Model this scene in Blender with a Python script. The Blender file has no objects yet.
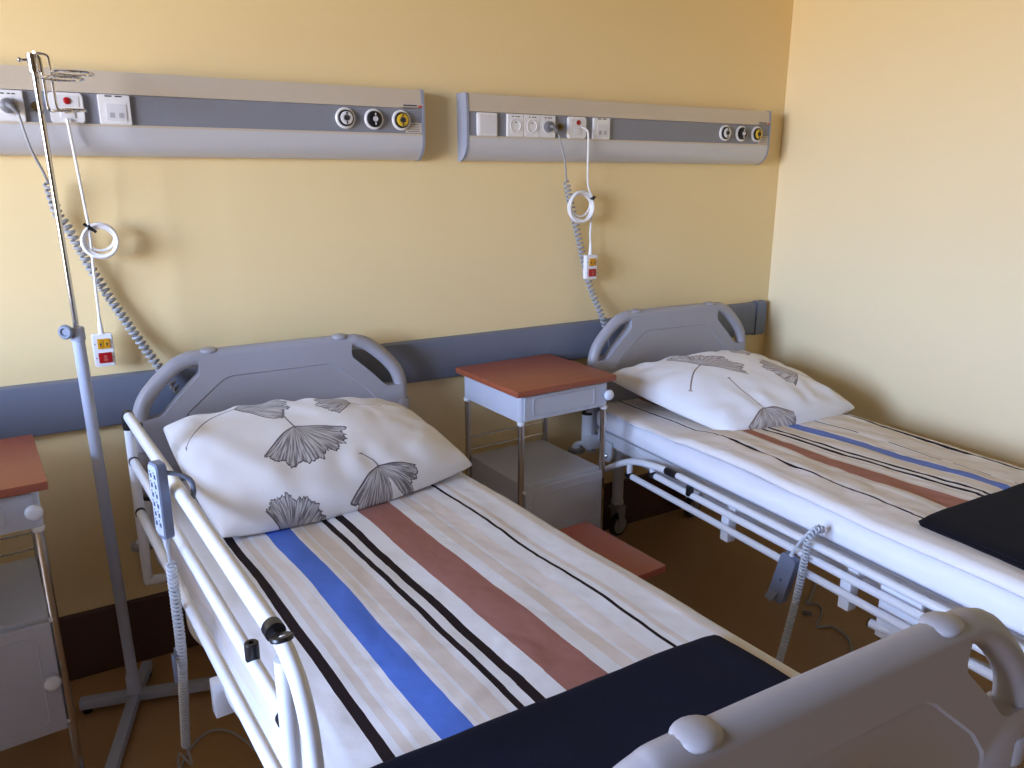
import bpy, bmesh, math, random
from mathutils import Vector, Matrix, noise
random.seed(4)
PI = math.pi
scene = bpy.context.scene
COL = scene.collection
D = bpy.data

# ------------------------------------------------------------------ materials
def lin(c):
    return tuple(((x/255)/12.92 if x/255 <= .04045 else ((x/255+.055)/1.055)**2.4) for x in c) + (1,)

class NT:
    """small helper around a node tree"""
    def __init__(s, tree): s.t = tree
    def n(s, typ, **kw):
        nd = s.t.nodes.new(typ)
        for k, v in kw.items(): setattr(nd, k, v)
        return nd
    def link(s, a, b): s.t.links.new(a, b)
    def math(s, op, a, b=None, c=None, clamp=False):
        nd = s.n('ShaderNodeMath', operation=op); nd.use_clamp = clamp
        for i, x in enumerate((a, b, c)):
            if x is None: continue
            if isinstance(x, (int, float)): nd.inputs[i].default_value = x
            else: s.link(x, nd.inputs[i])
        return nd.outputs[0]
    def mix(s, f, a, b):
        nd = s.n('ShaderNodeMix', data_type='RGBA')
        for sock, x in ((nd.inputs[0], f), (nd.inputs[6], a), (nd.inputs[7], b)):
            if isinstance(x, (int, float, tuple)): sock.default_value = x
            else: s.link(x, sock)
        return nd.outputs[2]

def mat(name, rgb, rough=.5, metal=0., var=.04, vscale=8., bump=0., bscale=60., spec=.5, coat=0., sheen=0.):
    m = D.materials.new(name); m.use_nodes = True
    t = NT(m.node_tree); b = m.node_tree.nodes['Principled BSDF']
    c = lin(rgb)
    tc = t.n('ShaderNodeTexCoord')
    if var > 0:
        nz = t.n('ShaderNodeTexNoise'); nz.inputs['Scale'].default_value = vscale; nz.inputs['Detail'].default_value = 4
        t.link(tc.outputs['Object'], nz.inputs['Vector'])
        lo = tuple(x*(1-var) for x in c[:3])+(1,); hi = tuple(min(1, x*(1+var)) for x in c[:3])+(1,)
        t.link(t.mix(nz.outputs['Fac'], lo, hi), b.inputs['Base Color'])
    else: b.inputs['Base Color'].default_value = c
    b.inputs['Roughness'].default_value = rough; b.inputs['Metallic'].default_value = metal
    b.inputs['Specular IOR Level'].default_value = spec
    b.inputs['Coat Weight'].default_value = coat
    b.inputs['Sheen Weight'].default_value = sheen
    if bump > 0:
        n2 = t.n('ShaderNodeTexNoise'); n2.inputs['Scale'].default_value = bscale; n2.inputs['Detail'].default_value = 3
        t.link(tc.outputs['Object'], n2.inputs['Vector'])
        bp = t.n('ShaderNodeBump'); bp.inputs['Strength'].default_value = bump; bp.inputs['Distance'].default_value = .002
        t.link(n2.outputs['Fac'], bp.inputs['Height']); t.link(bp.outputs['Normal'], b.inputs['Normal'])
    return m

def wood_mat(name, rgb, rgb2):
    m = mat(name, rgb, .38, var=0)
    t = NT(m.node_tree); b = m.node_tree.nodes['Principled BSDF']
    tc = t.n('ShaderNodeTexCoord'); mp = t.n('ShaderNodeMapping'); mp.inputs['Scale'].default_value = (6, 60, 6)
    nz = t.n('ShaderNodeTexNoise'); nz.inputs['Scale'].default_value = 1.2; nz.inputs['Detail'].default_value = 6
    t.link(tc.outputs['Object'], mp.inputs['Vector']); t.link(mp.outputs['Vector'], nz.inputs['Vector'])
    t.link(t.mix(nz.outputs['Fac'], lin(rgb), lin(rgb2)), b.inputs['Base Color'])
    return m

def floor_mat():
    m = mat('linoleum', (150, 112, 66), .42, var=0)
    t = NT(m.node_tree); b = m.node_tree.nodes['Principled BSDF']
    tc = t.n('ShaderNodeTexCoord')
    nz = t.n('ShaderNodeTexNoise'); nz.inputs['Scale'].default_value = 45; nz.inputs['Detail'].default_value = 6
    n2 = t.n('ShaderNodeTexNoise'); n2.inputs['Scale'].default_value = 3
    t.link(tc.outputs['Object'], nz.inputs['Vector']); t.link(tc.outputs['Object'], n2.inputs['Vector'])
    a = t.mix(nz.outputs['Fac'], lin((164, 126, 84)), lin((190, 152, 106)))
    t.link(t.mix(n2.outputs['Fac'], a, lin((176, 138, 94))), b.inputs['Base Color'])
    return m

def stripe_mat(name, stripes, base, wob=.004, dash=None):
    """striped cotton: UV.x is the distance across the cover in metres, UV.y along it"""
    m = mat(name, base, .8, var=0, spec=.2)
    t = NT(m.node_tree); b = m.node_tree.nodes['Principled BSDF']
    uv = t.n('ShaderNodeUVMap'); sp = t.n('ShaderNodeSeparateXYZ'); t.link(uv.outputs['UV'], sp.inputs[0])
    nz = t.n('ShaderNodeTexNoise'); nz.noise_dimensions = '2D'; nz.inputs['Scale'].default_value = 5.
    t.link(uv.outputs['UV'], nz.inputs['Vector'])
    off = t.math('MULTIPLY', t.math('SUBTRACT', nz.outputs['Fac'], .5), wob*2)
    x = t.math('ADD', sp.outputs['X'], off)
    col = lin(base)
    for c, lo, hi in stripes:
        f = t.math('COMPARE', x, (lo+hi)/2, (hi-lo)/2)
        if dash and (c, lo, hi) in dash:
            nd = t.n('ShaderNodeTexNoise'); nd.noise_dimensions = '1D'; nd.inputs['Scale'].default_value = 6
            t.link(sp.outputs['Y'], nd.inputs['W'])
            f = t.math('MULTIPLY', f, t.math('GREATER_THAN', nd.outputs['Fac'], .46))
        col = t.mix(f, col, lin(c))
    t.link(col, b.inputs['Base Color'])
    wv = t.n('ShaderNodeTexNoise'); wv.inputs['Scale'].default_value = 9; wv.inputs['Detail'].default_value = 5
    tc = t.n('ShaderNodeTexCoord'); t.link(tc.outputs['Object'], wv.inputs['Vector'])
    bp = t.n('ShaderNodeBump'); bp.inputs['Strength'].default_value = .35; bp.inputs['Distance'].default_value = .012
    t.link(wv.outputs['Fac'], bp.inputs['Height']); t.link(bp.outputs['Normal'], b.inputs['Normal'])
    return m

def ginkgo_group():
    g = D.node_groups.new('ginkgo_leaf', 'ShaderNodeTree')
    for nm, d in (('X', 0.), ('Y', 0.), ('Angle', 0.), ('Scale', .1), ('Seed', 0.), ('Spread', 1.1), ('Stem', 1.), ('Bend', .2), ('Notch', .0)):
        s = g.interface.new_socket(nm, in_out='INPUT', socket_type='NodeSocketFloat'); s.default_value = d
    g.interface.new_socket('Mask', in_out='OUTPUT', socket_type='NodeSocketFloat')
    t = NT(g); gi = t.n('NodeGroupInput'); go = t.n('NodeGroupOutput'); I = gi.outputs
    uv = t.n('ShaderNodeUVMap'); sp = t.n('ShaderNodeSeparateXYZ'); t.link(uv.outputs['UV'], sp.inputs[0])
    dx = t.math('SUBTRACT', sp.outputs['X'], I['X']); dy = t.math('SUBTRACT', sp.outputs['Y'], I['Y'])
    c = t.math('COSINE', I['Angle']); s = t.math('SINE', I['Angle'])
    px = t.math('DIVIDE', t.math('ADD', t.math('MULTIPLY', dx, c), t.math('MULTIPLY', dy, s)), I['Scale'])
    py = t.math('DIVIDE', t.math('SUBTRACT', t.math('MULTIPLY', dy, c), t.math('MULTIPLY', dx, s)), I['Scale'])
    r = t.math('SQRT', t.math('ADD', t.math('MULTIPLY', px, px), t.math('MULTIPLY', py, py)))
    th = t.math('ARCTAN2', py, px)
    def n1(mul, seedmul):
        nz = t.n('ShaderNodeTexNoise'); nz.noise_dimensions = '1D'; nz.inputs['Scale'].default_value = 1; nz.inputs['Detail'].default_value = 2
        t.link(t.math('ADD', t.math('MULTIPLY', th, mul), t.math('MULTIPLY', I['Seed'], seedmul)), nz.inputs['W'])
        return nz.outputs['Fac']
    R = t.math('ADD', .72, t.math('MULTIPLY', n1(3.2, 7.3), .38))
    R = t.math('ADD', R, t.math('MULTIPLY', n1(15., 3.1), .16))
    dth = t.math('SUBTRACT', th, .22)
    R = t.math('SUBTRACT', R, t.math('MULTIPLY', I['Notch'], t.math('EXPONENT', t.math('MULTIPLY', t.math('MULTIPLY', dth, dth), -45.))))
    sw = t.math('ADD', I['Spread'], t.math('MULTIPLY', t.math('SUBTRACT', 1., r), .12))
    ath = t.math('ABSOLUTE', th)
    mask = t.math('MULTIPLY', t.math('LESS_THAN', r, R), t.math('LESS_THAN', ath, sw))
    cx = t.n('ShaderNodeCombineXYZ')
    t.link(t.math('MULTIPLY', th, 22.), cx.inputs[0]); t.link(t.math('ADD', t.math('MULTIPLY', r, 2.2), I['Seed']), cx.inputs[1])
    nl = t.n('ShaderNodeTexNoise'); nl.noise_dimensions = '2D'; nl.inputs['Scale'].default_value = 1.; nl.inputs['Detail'].default_value = 3
    t.link(cx.outputs[0], nl.inputs['Vector'])
    line = t.math('MULTIPLY', t.math('SUBTRACT', nl.outputs['Fac'], .42), 6., clamp=True)
    rim = t.math('GREATER_THAN', r, t.math('SUBTRACT', R, .035))
    edge = t.math('LESS_THAN', t.math('MULTIPLY', t.math('SUBTRACT', sw, ath), r), .03)
    dark = t.math('MAXIMUM', t.math('ADD', .34, t.math('MULTIPLY', line, .5)), t.math('MULTIPLY', t.math('MAXIMUM', rim, edge), .95))
    leaf = t.math('MULTIPLY', mask, dark)
    cy = t.math('MULTIPLY', t.math('MULTIPLY', px, px), I['Bend'])
    wd = t.math('ADD', .018, t.math('MULTIPLY', .03, t.math('LESS_THAN', t.math('ABSOLUTE', t.math('ADD', px, I['Stem'])), .03)))
    st = t.math('LESS_THAN', t.math('ABSOLUTE', t.math('SUBTRACT', py, cy)), wd)
    st = t.math('MULTIPLY', st, t.math('LESS_THAN', px, .08))
    st = t.math('MULTIPLY', st, t.math('GREATER_THAN', px, t.math('MULTIPLY', I['Stem'], -1.)))
    t.link(t.math('MAXIMUM', leaf, t.math('MULTIPLY', st, .85)), go.inputs[0])
    return g
GINKGO = ginkgo_group()

def pillow_mat(name, leaves, ink=(70, 58, 66)):
    m = mat(name, (233, 233, 236), .85, var=0, spec=.2, sheen=.2)
    t = NT(m.node_tree); b = m.node_tree.nodes['Principled BSDF']
    acc = None
    for lf in leaves:
        g = t.n('ShaderNodeGroup'); g.node_tree = GINKGO
        for k, v in zip(('X', 'Y', 'Angle', 'Scale', 'Seed', 'Spread', 'Stem', 'Bend', 'Notch'), lf): g.inputs[k].default_value = v
        acc = g.outputs[0] if acc is None else t.math('MAXIMUM', acc, g.outputs[0])
    t.link(t.mix(acc, lin((233, 233, 236)), lin(ink)), b.inputs['Base Color'])
    return m

M = {}
M['wall'] = mat('wall_paint', (243, 219, 165), .55, var=.015, vscale=2.5, bump=.12, bscale=260)
M['wall_r'] = mat('wall_paint_lit', (241, 224, 182), .55, var=.015, vscale=2.5, bump=.12, bscale=260)  # same wall paint made paler: the stronger window light is in the colour
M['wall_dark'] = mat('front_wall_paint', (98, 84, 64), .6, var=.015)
M['wall_pale'] = mat('pale_wall_paint', (206, 192, 164), .6, var=.015)
M['ceil'] = mat('ceiling_paint', (126, 122, 114), .8, var=.01)
M['floor'] = floor_mat()
M['skirt'] = mat('brown_skirting', (84, 58, 50), .4, var=.12, vscale=30)
M['guard'] = mat('guard_vinyl', (112, 118, 134), .45, var=.03, bump=.15, bscale=400)
M['guard_cap'] = mat('guard_cap_vinyl', (112, 120, 138), .4, var=.02)
M['alu'] = mat('panel_aluminium', (206, 206, 210), .42, metal=.1, var=.02)
M['alu_top'] = mat('panel_aluminium_warm_lit', (208, 196, 178), .45, metal=.1, var=.02)  # panel aluminium tinted beige: warm light on the upper cover put into the colour
M['band'] = mat('panel_band', (136, 139, 150), .45, var=.02)
M['endcap'] = mat('panel_endcap', (150, 157, 176), .45, var=.02)
M['shutter'] = mat('port_shutter_plastic', (176, 178, 184), .4, var=0)
M['dark'] = mat('dark_line', (60, 60, 66), .5, var=0)
M['white_pl'] = mat('white_plastic', (235, 235, 236), .3, var=.01)
M['white_pl2'] = mat('white_plastic_inset', (222, 222, 226), .3, var=.01)
M['grey_pl'] = mat('grey_plug_plastic', (112, 113, 118), .4, var=.02)
M['cord_grey'] = mat('grey_cord', (160, 162, 166), .45, var=.02)
M['cord_light'] = mat('light_cord', (196, 204, 216), .4, var=.02)
M['cord_white'] = mat('white_cord', (238, 238, 240), .4, var=.01)
M['black'] = mat('black_plastic', (22, 22, 26), .35, var=0)
M['yellow'] = mat('yellow_plastic', (214, 150, 18), .35, var=.01)
M['gyellow'] = mat('outlet_yellow', (222, 184, 50), .35, var=.01)
M['red'] = mat('red_plastic', (164, 16, 22), .3, var=.01)
M['brass'] = mat('brass', (120, 100, 60), .3, metal=.9, var=0)
M['chrome'] = mat('chrome', (205, 205, 208), .13, metal=1., var=0)
M['chrome_dull'] = mat('cabinet_chrome', (190, 186, 182), .22, metal=1., var=.03)
M['enamel'] = mat('white_enamel', (224, 230, 241), .28, var=.01, coat=.3)
M['frame'] = mat('frame_enamel', (214, 218, 226), .35, var=.01)
M['panel_pl'] = mat('moulded_grey_plastic', (164, 162, 168), .42, var=.01, bump=.1, bscale=500)
M['mattress'] = mat('white_sheet', (228, 231, 242), .85, var=.015, bump=.5, bscale=14, spec=.2)
M['navy'] = mat('navy_fleece', (22, 23, 40), .95, var=.12, vscale=60, bump=.5, bscale=500, spec=.05, sheen=.03)
M['black_fleece'] = mat('black_fleece', (25, 23, 28), .95, var=.12, vscale=60, bump=.5, bscale=500, spec=.05, sheen=.03)
M['wood'] = wood_mat('cabinet_top_laminate', (142, 74, 50), (160, 88, 60))
M['wood2'] = wood_mat('shelf_laminate', (136, 66, 50), (150, 76, 58))
M['cab'] = mat('cabinet_grey_enamel', (186, 191, 204), .32, var=.01, coat=.2)
M['ctrl'] = mat('control_grey', (112, 122, 146), .45, var=.02)
M['ctrl_l'] = mat('control_face', (178, 188, 206), .45, var=.02)
M['ctrl_d'] = mat('control_marks', (52, 62, 92), .5, var=0)
M['rubber'] = mat('rubber_tyre', (34, 33, 34), .6, var=.05)
M['castor'] = mat('castor_grey', (150, 148, 144), .45, var=.02)
M['stand'] = mat('stand_enamel', (178, 186, 206), .35, var=.01)
M['knobg'] = mat('stand_knob', (120, 128, 146), .4, var=.02)
M['label'] = mat('sticker_paper', (206, 196, 186), .6, var=.02)
M['red_ink'] = mat('sticker_red', (190, 90, 80), .6, var=0)
M['winframe'] = mat('window_frame_paint', (236, 236, 236), .4, var=.01)

# ------------------------------------------------------------------ mesh builder
class MB:
    def __init__(s): s.bm = bmesh.new()
    def box(s, c, d, rot=None, bev=0.):
        r = bmesh.ops.create_cube(s.bm, size=1)
        Mx = Matrix.Translation(c) @ (rot.to_4x4() if rot else Matrix.Identity(4)) @ Matrix.Diagonal((d[0], d[1], d[2], 1))
        bmesh.ops.transform(s.bm, matrix=Mx, verts=r['verts'])
        if bev > 0:
            es = {e for v in r['verts'] for e in v.link_edges}
            bmesh.ops.bevel(s.bm, geom=list(es), offset=bev, segments=2, affect='EDGES', profile=.6)
        return s
    def tube(s, pts, r, seg=12, cap=True, closed=False):
        P = [Vector(p) for p in pts]; n = len(P); rings = []
        rad = r if isinstance(r, (list, tuple)) else [r]*n
        up = None
        for i, p in enumerate(P):
            if closed: t = (P[(i+1) % n]-P[i-1])
            else: t = (P[min(i+1, n-1)]-P[max(i-1, 0)])
            t.normalize()
            if up is None:
                up = Vector((0, 0, 1)) if abs(t.z) < .9 else Vector((1, 0, 0))
            a = t.cross(up)
            if a.length < 1e-6: a = t.cross(Vector((0, 1, 0)))
            a.normalize(); up = a.cross(t).normalized()
            rings.append([s.bm.verts.new(p+rad[i]*(math.cos(2*PI*k/seg)*a+math.sin(2*PI*k/seg)*up)) for k in range(seg)])
        m = n if closed else n-1
        for i in range(m):
            A, B = rings[i], rings[(i+1) % n]
            for k in range(seg): s.bm.faces.new((A[k], A[(k+1) % seg], B[(k+1) % seg], B[k]))
        if cap and not closed:
            s.bm.faces.new(rings[0]); s.bm.faces.new(list(reversed(rings[-1])))
        return s
    def cyl(s, a, b, r, seg=20): return s.tube([a, b], r, seg)
    def lathe(s, c, axis, prof, seg=24):
        """prof: (radius, distance along axis); closed at both ends"""
        a = Vector(axis).normalized(); q = Vector((0, 0, 1)).rotation_difference(a).to_matrix(); c = Vector(c); rings = []
        for r, h in prof:
            if r < 1e-5: rings.append([s.bm.verts.new(c+q @ Vector((0, 0, h)))])
            else: rings.append([s.bm.verts.new(c+q @ Vector((r*math.cos(2*PI*k/seg), r*math.sin(2*PI*k/seg), h))) for k in range(seg)])
        for A, B in zip(rings, rings[1:]):
            for k in range(seg):
                k2 = (k+1) % seg
                if len(A) == 1 and len(B) == 1: continue
                if len(A) == 1: s.bm.faces.new((A[0], B[k], B[k2]))
                elif len(B) == 1: s.bm.faces.new((A[k], B[0], A[k2]))
                else: s.bm.faces.new((A[k], B[k], B[k2], A[k2]))
        if len(rings[0]) > 1: s.bm.faces.new(rings[0])
        if len(rings[-1]) > 1: s.bm.faces.new(rings[-1])
        return s
    def prism(s, poly, d0, d1, f):
        """poly in 2-D; f(a, b, d) -> 3-D"""
        A = [s.bm.verts.new(f(a, b, d0)) for a, b in poly]; B = [s.bm.verts.new(f(a, b, d1)) for a, b in poly]
        n = len(poly)
        s.bm.faces.new(A); s.bm.faces.new(list(reversed(B)))
        for i in range(n): s.bm.faces.new((A[i], A[(i+1) % n], B[(i+1) % n], B[i]))
        return s
    def ell(s, c, rad, seg=20, rings=12):
        r = bmesh.ops.create_uvsphere(s.bm, u_segments=seg, v_segments=rings, radius=1)
        bmesh.ops.transform(s.bm, matrix=Matrix.Translation(c) @ Matrix.Diagonal((rad[0], rad[1], rad[2], 1)), verts=r['verts'])
        return s
    def grid(s, f, nu, nv, uvf=None):
        uvl = s.bm.loops.layers.uv.verify()
        V = [[s.bm.verts.new(f(i/nu, j/nv)) for i in range(nu+1)] for j in range(nv+1)]
        for j in range(nv):
            for i in range(nu):
                fc = s.bm.faces.new((V[j][i], V[j][i+1], V[j+1][i+1], V[j+1][i]))
                if uvf:
                    for lp, (a, b) in zip(fc.loops, ((i, j), (i+1, j), (i+1, j+1), (i, j+1))): lp[uvl].uv = uvf(a/nu, b/nv)
        return V
    def build(s, name, m, parent=None, smooth=True, angle=40, recalc=True):
        if recalc: bmesh.ops.recalc_face_normals(s.bm, faces=s.bm.faces)
        me = D.meshes.new(name); s.bm.to_mesh(me); s.bm.free()
        if smooth:
            me.shade_smooth()
            try: me.set_sharp_from_angle(angle=math.radians(angle))
            except Exception: pass
        o = D.objects.new(name, me); COL.objects.link(o)
        me.materials.append(M[m] if isinstance(m, str) else m)
        if parent is not None: o.parent = parent
        return o

def tag(o, label, cat, group=None):
    o['label'] = label; o['category'] = cat
    if group: o['group'] = group
    return o
def thing(name, label, cat, loc=(0, 0, 0), rz=0., group=None):
    o = D.objects.new(name, None); COL.objects.link(o); o.empty_display_size = .1
    o.location = loc; o.rotation_euler = (0, 0, math.radians(rz))
    return tag(o, label, cat, group)
def struct(o): o['kind'] = 'structure'; return o

def copy_tree(src, parent=None):
    c = src.copy(); COL.objects.link(c)
    if parent is not None:
        c.parent = parent; c.matrix_parent_inverse = src.matrix_parent_inverse
    for ch in list(src.children): copy_tree(ch, c)
    return c

def smooth_path(pts, sub=8, closed=False):
    P = [Vector(p) for p in pts]; n = len(P); out = []
    rng = n if closed else n-1
    for i in range(rng):
        if closed: p0, p1, p2, p3 = P[i-1], P[i], P[(i+1) % n], P[(i+2) % n]
        else: p0, p1, p2, p3 = P[max(i-1, 0)], P[i], P[i+1], P[min(i+2, n-1)]
        for k in range(sub):
            t = k/sub
            out.append(.5*((2*p1)+(-p0+p2)*t+(2*p0-5*p1+4*p2-p3)*t*t+(-p0+3*p1-3*p2+p3)*t**3))
    if not closed: out.append(P[-1])
    return out

def helix(path, r, turns, seg=12):
    """points of a coil wound round a polyline"""
    P = [Vector(p) for p in path]; L = [0]
    for a, b in zip(P, P[1:]): L.append(L[-1]+(b-a).length)
    tot = L[-1]; out = []; n = int(turns*seg); i = 0
    up = None
    for k in range(n+1):
        d = tot*k/n
        while i < len(P)-2 and L[i+1] < d: i += 1
        f = (d-L[i])/max(1e-9, L[i+1]-L[i]); c = P[i].lerp(P[i+1], f); t = (P[i+1]-P[i]).normalized()
        ref = Vector((0, 1, 0)) if abs(t.y) < .9 else Vector((1, 0, 0))
        a = t.cross(ref).normalized(); b = a.cross(t).normalized()
        ph = 2*PI*turns*k/n
        out.append(c+r*(math.cos(ph)*a+math.sin(ph)*b))
    return out

def rrect(w, h, r, n=5, cx=0, cy=0):
    out = []
    for sx, sy, a0 in ((1, 1, 0), (-1, 1, 90), (-1, -1, 180), (1, -1, 270)):
        for k in range(n+1):
            a = math.radians(a0+90*k/n)
            out.append((cx+sx*(w/2-r)+r*math.cos(a), cy+sy*(h/2-r)+r*math.sin(a)))
    return out

# ------------------------------------------------------------------ room
YW = 2.70; XR = 3.13; XL = -3.0; YF = -2.6; ZC = 3.0
b = MB(); b.box(((XR+XL)/2, (YW+YF)/2, -.05), (XR-XL+.4, YW-YF+.4, .1)); struct(b.build('floor', 'floor', smooth=False))
b = MB(); b.box(((XR+XL)/2, (YW+YF)/2, ZC+.05), (XR-XL+.4, YW-YF+.4, .1)); struct(b.build('ceiling', 'ceil', smooth=False))
b = MB(); b.box(((XR+XL)/2, YW+.1, ZC/2), (XR-XL+.4, .2, ZC)); struct(b.build('wall_back', 'wall', smooth=False))
b = MB(); b.box((XR+.1, (YW+YF)/2, ZC/2), (.2, YW-YF, ZC)); struct(b.build('wall_right', 'wall_r', smooth=False))
b = MB(); b.box(((XR+XL)/2, YF-.1, ZC/2), (XR-XL+.4, .2, ZC)); struct(b.build('wall_front', 'wall_dark', smooth=False))
WY0, WY1, WZ0, WZ1 = -.18, 1.80, .95, 2.72          # window opening in the left wall
b = MB(); T = .2
b.box((XL-T/2, (YF+WY0)/2, ZC/2), (T, WY0-YF, ZC)); b.box((XL-T/2, (WY1+YW)/2, ZC/2), (T, YW-WY1, ZC))
b.box((XL-T/2, (WY0+WY1)/2, WZ0/2), (T, WY1-WY0, WZ0)); b.box((XL-T/2, (WY0+WY1)/2, (WZ1+ZC)/2), (T, WY1-WY0, ZC-WZ1))
struct(b.build('wall_left', 'wall_pale', smooth=False))
b = MB(); fw = .06
for y in (WY0+fw/2, (WY0+WY1)/2, WY1-fw/2): b.box((XL-.1, y, (WZ0+WZ1)/2), (.06, fw, WZ1-WZ0))
for z in (WZ0+fw/2, WZ1-fw/2): b.box((XL-.1, (WY0+WY1)/2, z), (.06, WY1-WY0, fw))
b.box((XL+.02, (WY0+WY1)/2, WZ0-.02), (.28, WY1-WY0+.1, .03), bev=.006)
struct(b.build('window_1', 'winframe', smooth=False))
# tall brown skirting with a rounded top edge
def skirting(name, x0, x1):
    b = MB(); prof = [(0, 0), (.012, 0), (.012, .228), (.009, .235), (0, .237)]
    b.prism(prof, x0, x1, lambda a, z, d: (d, YW-a, z)); return struct(b.build(name, 'skirt', smooth=False))
skirting('baseboard_back', XL, XR)
b = MB(); b.prism([(0, 0), (.012, 0), (.012, .228), (.009, .235), (0, .237)], YF, YW-.013, lambda a, z, d: (XR-a, d, z)); struct(b.build('baseboard_right', 'skirt', smooth=False))

# ------------------------------------------------------------------ wall guard
g = thing('wall_guard', 'long grey-blue vinyl bumper strip across the yellow wall behind both beds', 'wall guard', (0, YW, .95))
b = MB()
prof = [(0, -.083), (.012, -.083), (.026, -.078), (.030, -.070), (.030, .070), (.026, .078), (.012, .083), (0, .083)]
b.prism(prof, XL+.02, 3.015, lambda a, z, d: (d, -a, z)); b.build('rail_cover', 'guard', g)
b = MB(); prof = [(0, -.086), (.020, -.086), (.034, -.078), (.036, -.06), (.036, .06), (.034, .082), (.020, .088), (0, .088)]
b.prism(prof, 3.02, 3.085, lambda a, z, d: (d, -a, z)); b.build('end_cap', 'guard_cap', g)

# ------------------------------------------------------------------ bed-head wall panels
def wall_panel(x0, label):
    """x0: left end; 1.594 m long; local x from 0, z measured from the bottom (1.70), y out of the wall is negative"""
    L = 1.594
    p = thing('headwall_panel', label, 'wall panel', (x0, YW, 1.70), 0, 'bed head supply panels')
    N = 10
    low = [(.028+.047*math.sin(PI/2*k/N), .002+.022*(k/N)+.05*(k/N)**1.6) for k in range(N+1)]
    prof = [(0, 0), (.02, 0)]+low+[(.075, .084), (.068, .087), (.068, .172), (.075, .174)]+[(.075-.005*k/4, .176+.058*k/4) for k in range(5)]+[(.06, .236), (0, .236)]
    b = MB(); b.prism(prof, .01, L-.01, lambda a, z, d: (d, -a, z)); b.build('housing', 'alu', p, angle=25)
    b = MB(); b.prism([(.0605, .1755), (.0758, .1755), (.0714, .2345), (.0605, .2345)], .012, L-.012, lambda a, z, d: (d, -a, z)); b.build('upper_cover', 'alu_top', p)
    b = MB(); b.box((L/2, -.071, .1295), (L-.024, .006, .083)); b.build('fascia_strip', 'band', p)
    b = MB(); b.box((L/2, -.0755, .0855), (L-.022, .003, .006)); b.box((L/2, -.0755, .1745), (L-.022, .003, .003)); b.build('groove_trim', 'alu_top', p)
    capp = [(0, -.002), (.022, -.002)]+[(a+.0015, z-.001) for a, z in low]+[(.0775, .09), (.0775, .176), (.073, .236), (.06, .2385), (0, .2385)]
    for xa in (0, L-.010):
        b = MB(); b.prism(capp, xa, xa+.010, lambda a, z, d: (d, -a, z)); b.build('end_cap', 'endcap', p, angle=25)
    F = -.074
    def plate(name, cx, w, h=.082, r=.006, th=.010, m='white_pl', cz=.1295):
        b = MB()
        b.prism(rrect(w, h, r, 4, cx, cz), F, F-th*.6, lambda a, z, d: (a, d, z))
        b.prism(rrect(w-.004, h-.004, r, 4, cx, cz), F-th*.6, F-th, lambda a, z, d: (a, d, z))
        return b.build(name, m, p)
    def marks(parent, pts, y, w=.012, h=.003):
        b = MB()
        for x, z in pts: b.box((x, y, z), (w, .001, h))
        return b.build('printed_marks', 'dark', parent)
    # blank cover
    o = plate('blank_cover', .085, .085); b = MB(); b.prism(rrect(.070, .066, .003, 3, .085, .1295), F-.010, F-.013, lambda a, z, d: (a, d, z)); b.build('rocker', 'white_pl2', o)
    # three mains sockets in one frame
    for k, cx in enumerate((.205, .278, .350)):
        o = plate('power_socket', cx, .072, r=.004)
        b = MB(); cz = .1285
        b.lathe((cx, F-.0095, cz), (0, -1, 0), [(.024, 0), (.024, .003), (.020, .003), (.018, -.004), (0, -.004)]); s_ = b.build('socket_well', 'white_pl2', o)
        b = MB()
        for dx in (-.0095, .0095): b.cyl((cx+dx, F-.004, cz-.002), (cx+dx, F-.0070, cz-.002), .0032, 10)
        b.cyl((cx, F-.004, cz+.011), (cx, F-.0115, cz+.011), .0026, 10)
        b.build('contact_holes', 'dark', s_)
        marks(o, [(cx-.012, .161), (cx+.003, .161), (cx+.014, .161)], F-.0105, .008)
    # equipotential jack
    b = MB(); b.lathe((.414, F, .131), (0, -1, 0), [(.0125, 0), (.0125, .004), (.0105, .006), (.006, .006), (.006, .012), (.0035, .012), (.0035, .004), (0, .004)]); b.build('earth_jack', 'brass', p)
    # nurse call socket
    o = plate('call_socket', .488, .086, r=.010, th=.014)
    b = MB(); b.prism(rrect(.062, .030, .003, 3, .488, .147), F-.014, F-.0155, lambda a, z, d: (a, d, z)); b.build('lamp_window', 'white_pl2', o)
    b = MB(); b.lathe((.490, F-.0155, .148), (0, -1, 0), [(.0095, 0), (.0095, .002), (.006, .004), (0, .0045)]); b.build('call_button', 'red', o)
    b = MB(); b.box((.488, F-.0155, .115), (.036, .003, .027), bev=.001); b.build('plug_flap', 'white_pl2', o)
    b = MB(); b.box((.463, F-.0158, .156), (.003, .001, .003)); b.build('red_mark', 'red', o)
    # data outlet
    o = plate('data_socket', .610, .084, r=.003)
    b = MB(); b.prism(rrect(.052, .046, .002, 3, .613, .122), F-.010, F-.012, lambda a, z, d: (a, d, z)); b.build('port_plate', 'white_pl2', o)
    b = MB()
    for dx in (-.012, .012): b.box((.613+dx, F-.0122, .114), (.012, .001, .014))
    b.build('port_shutters', 'shutter', o)
    marks(o, [(.596, .166), (.622, .166)], F-.0105, .018, .0035)
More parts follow.
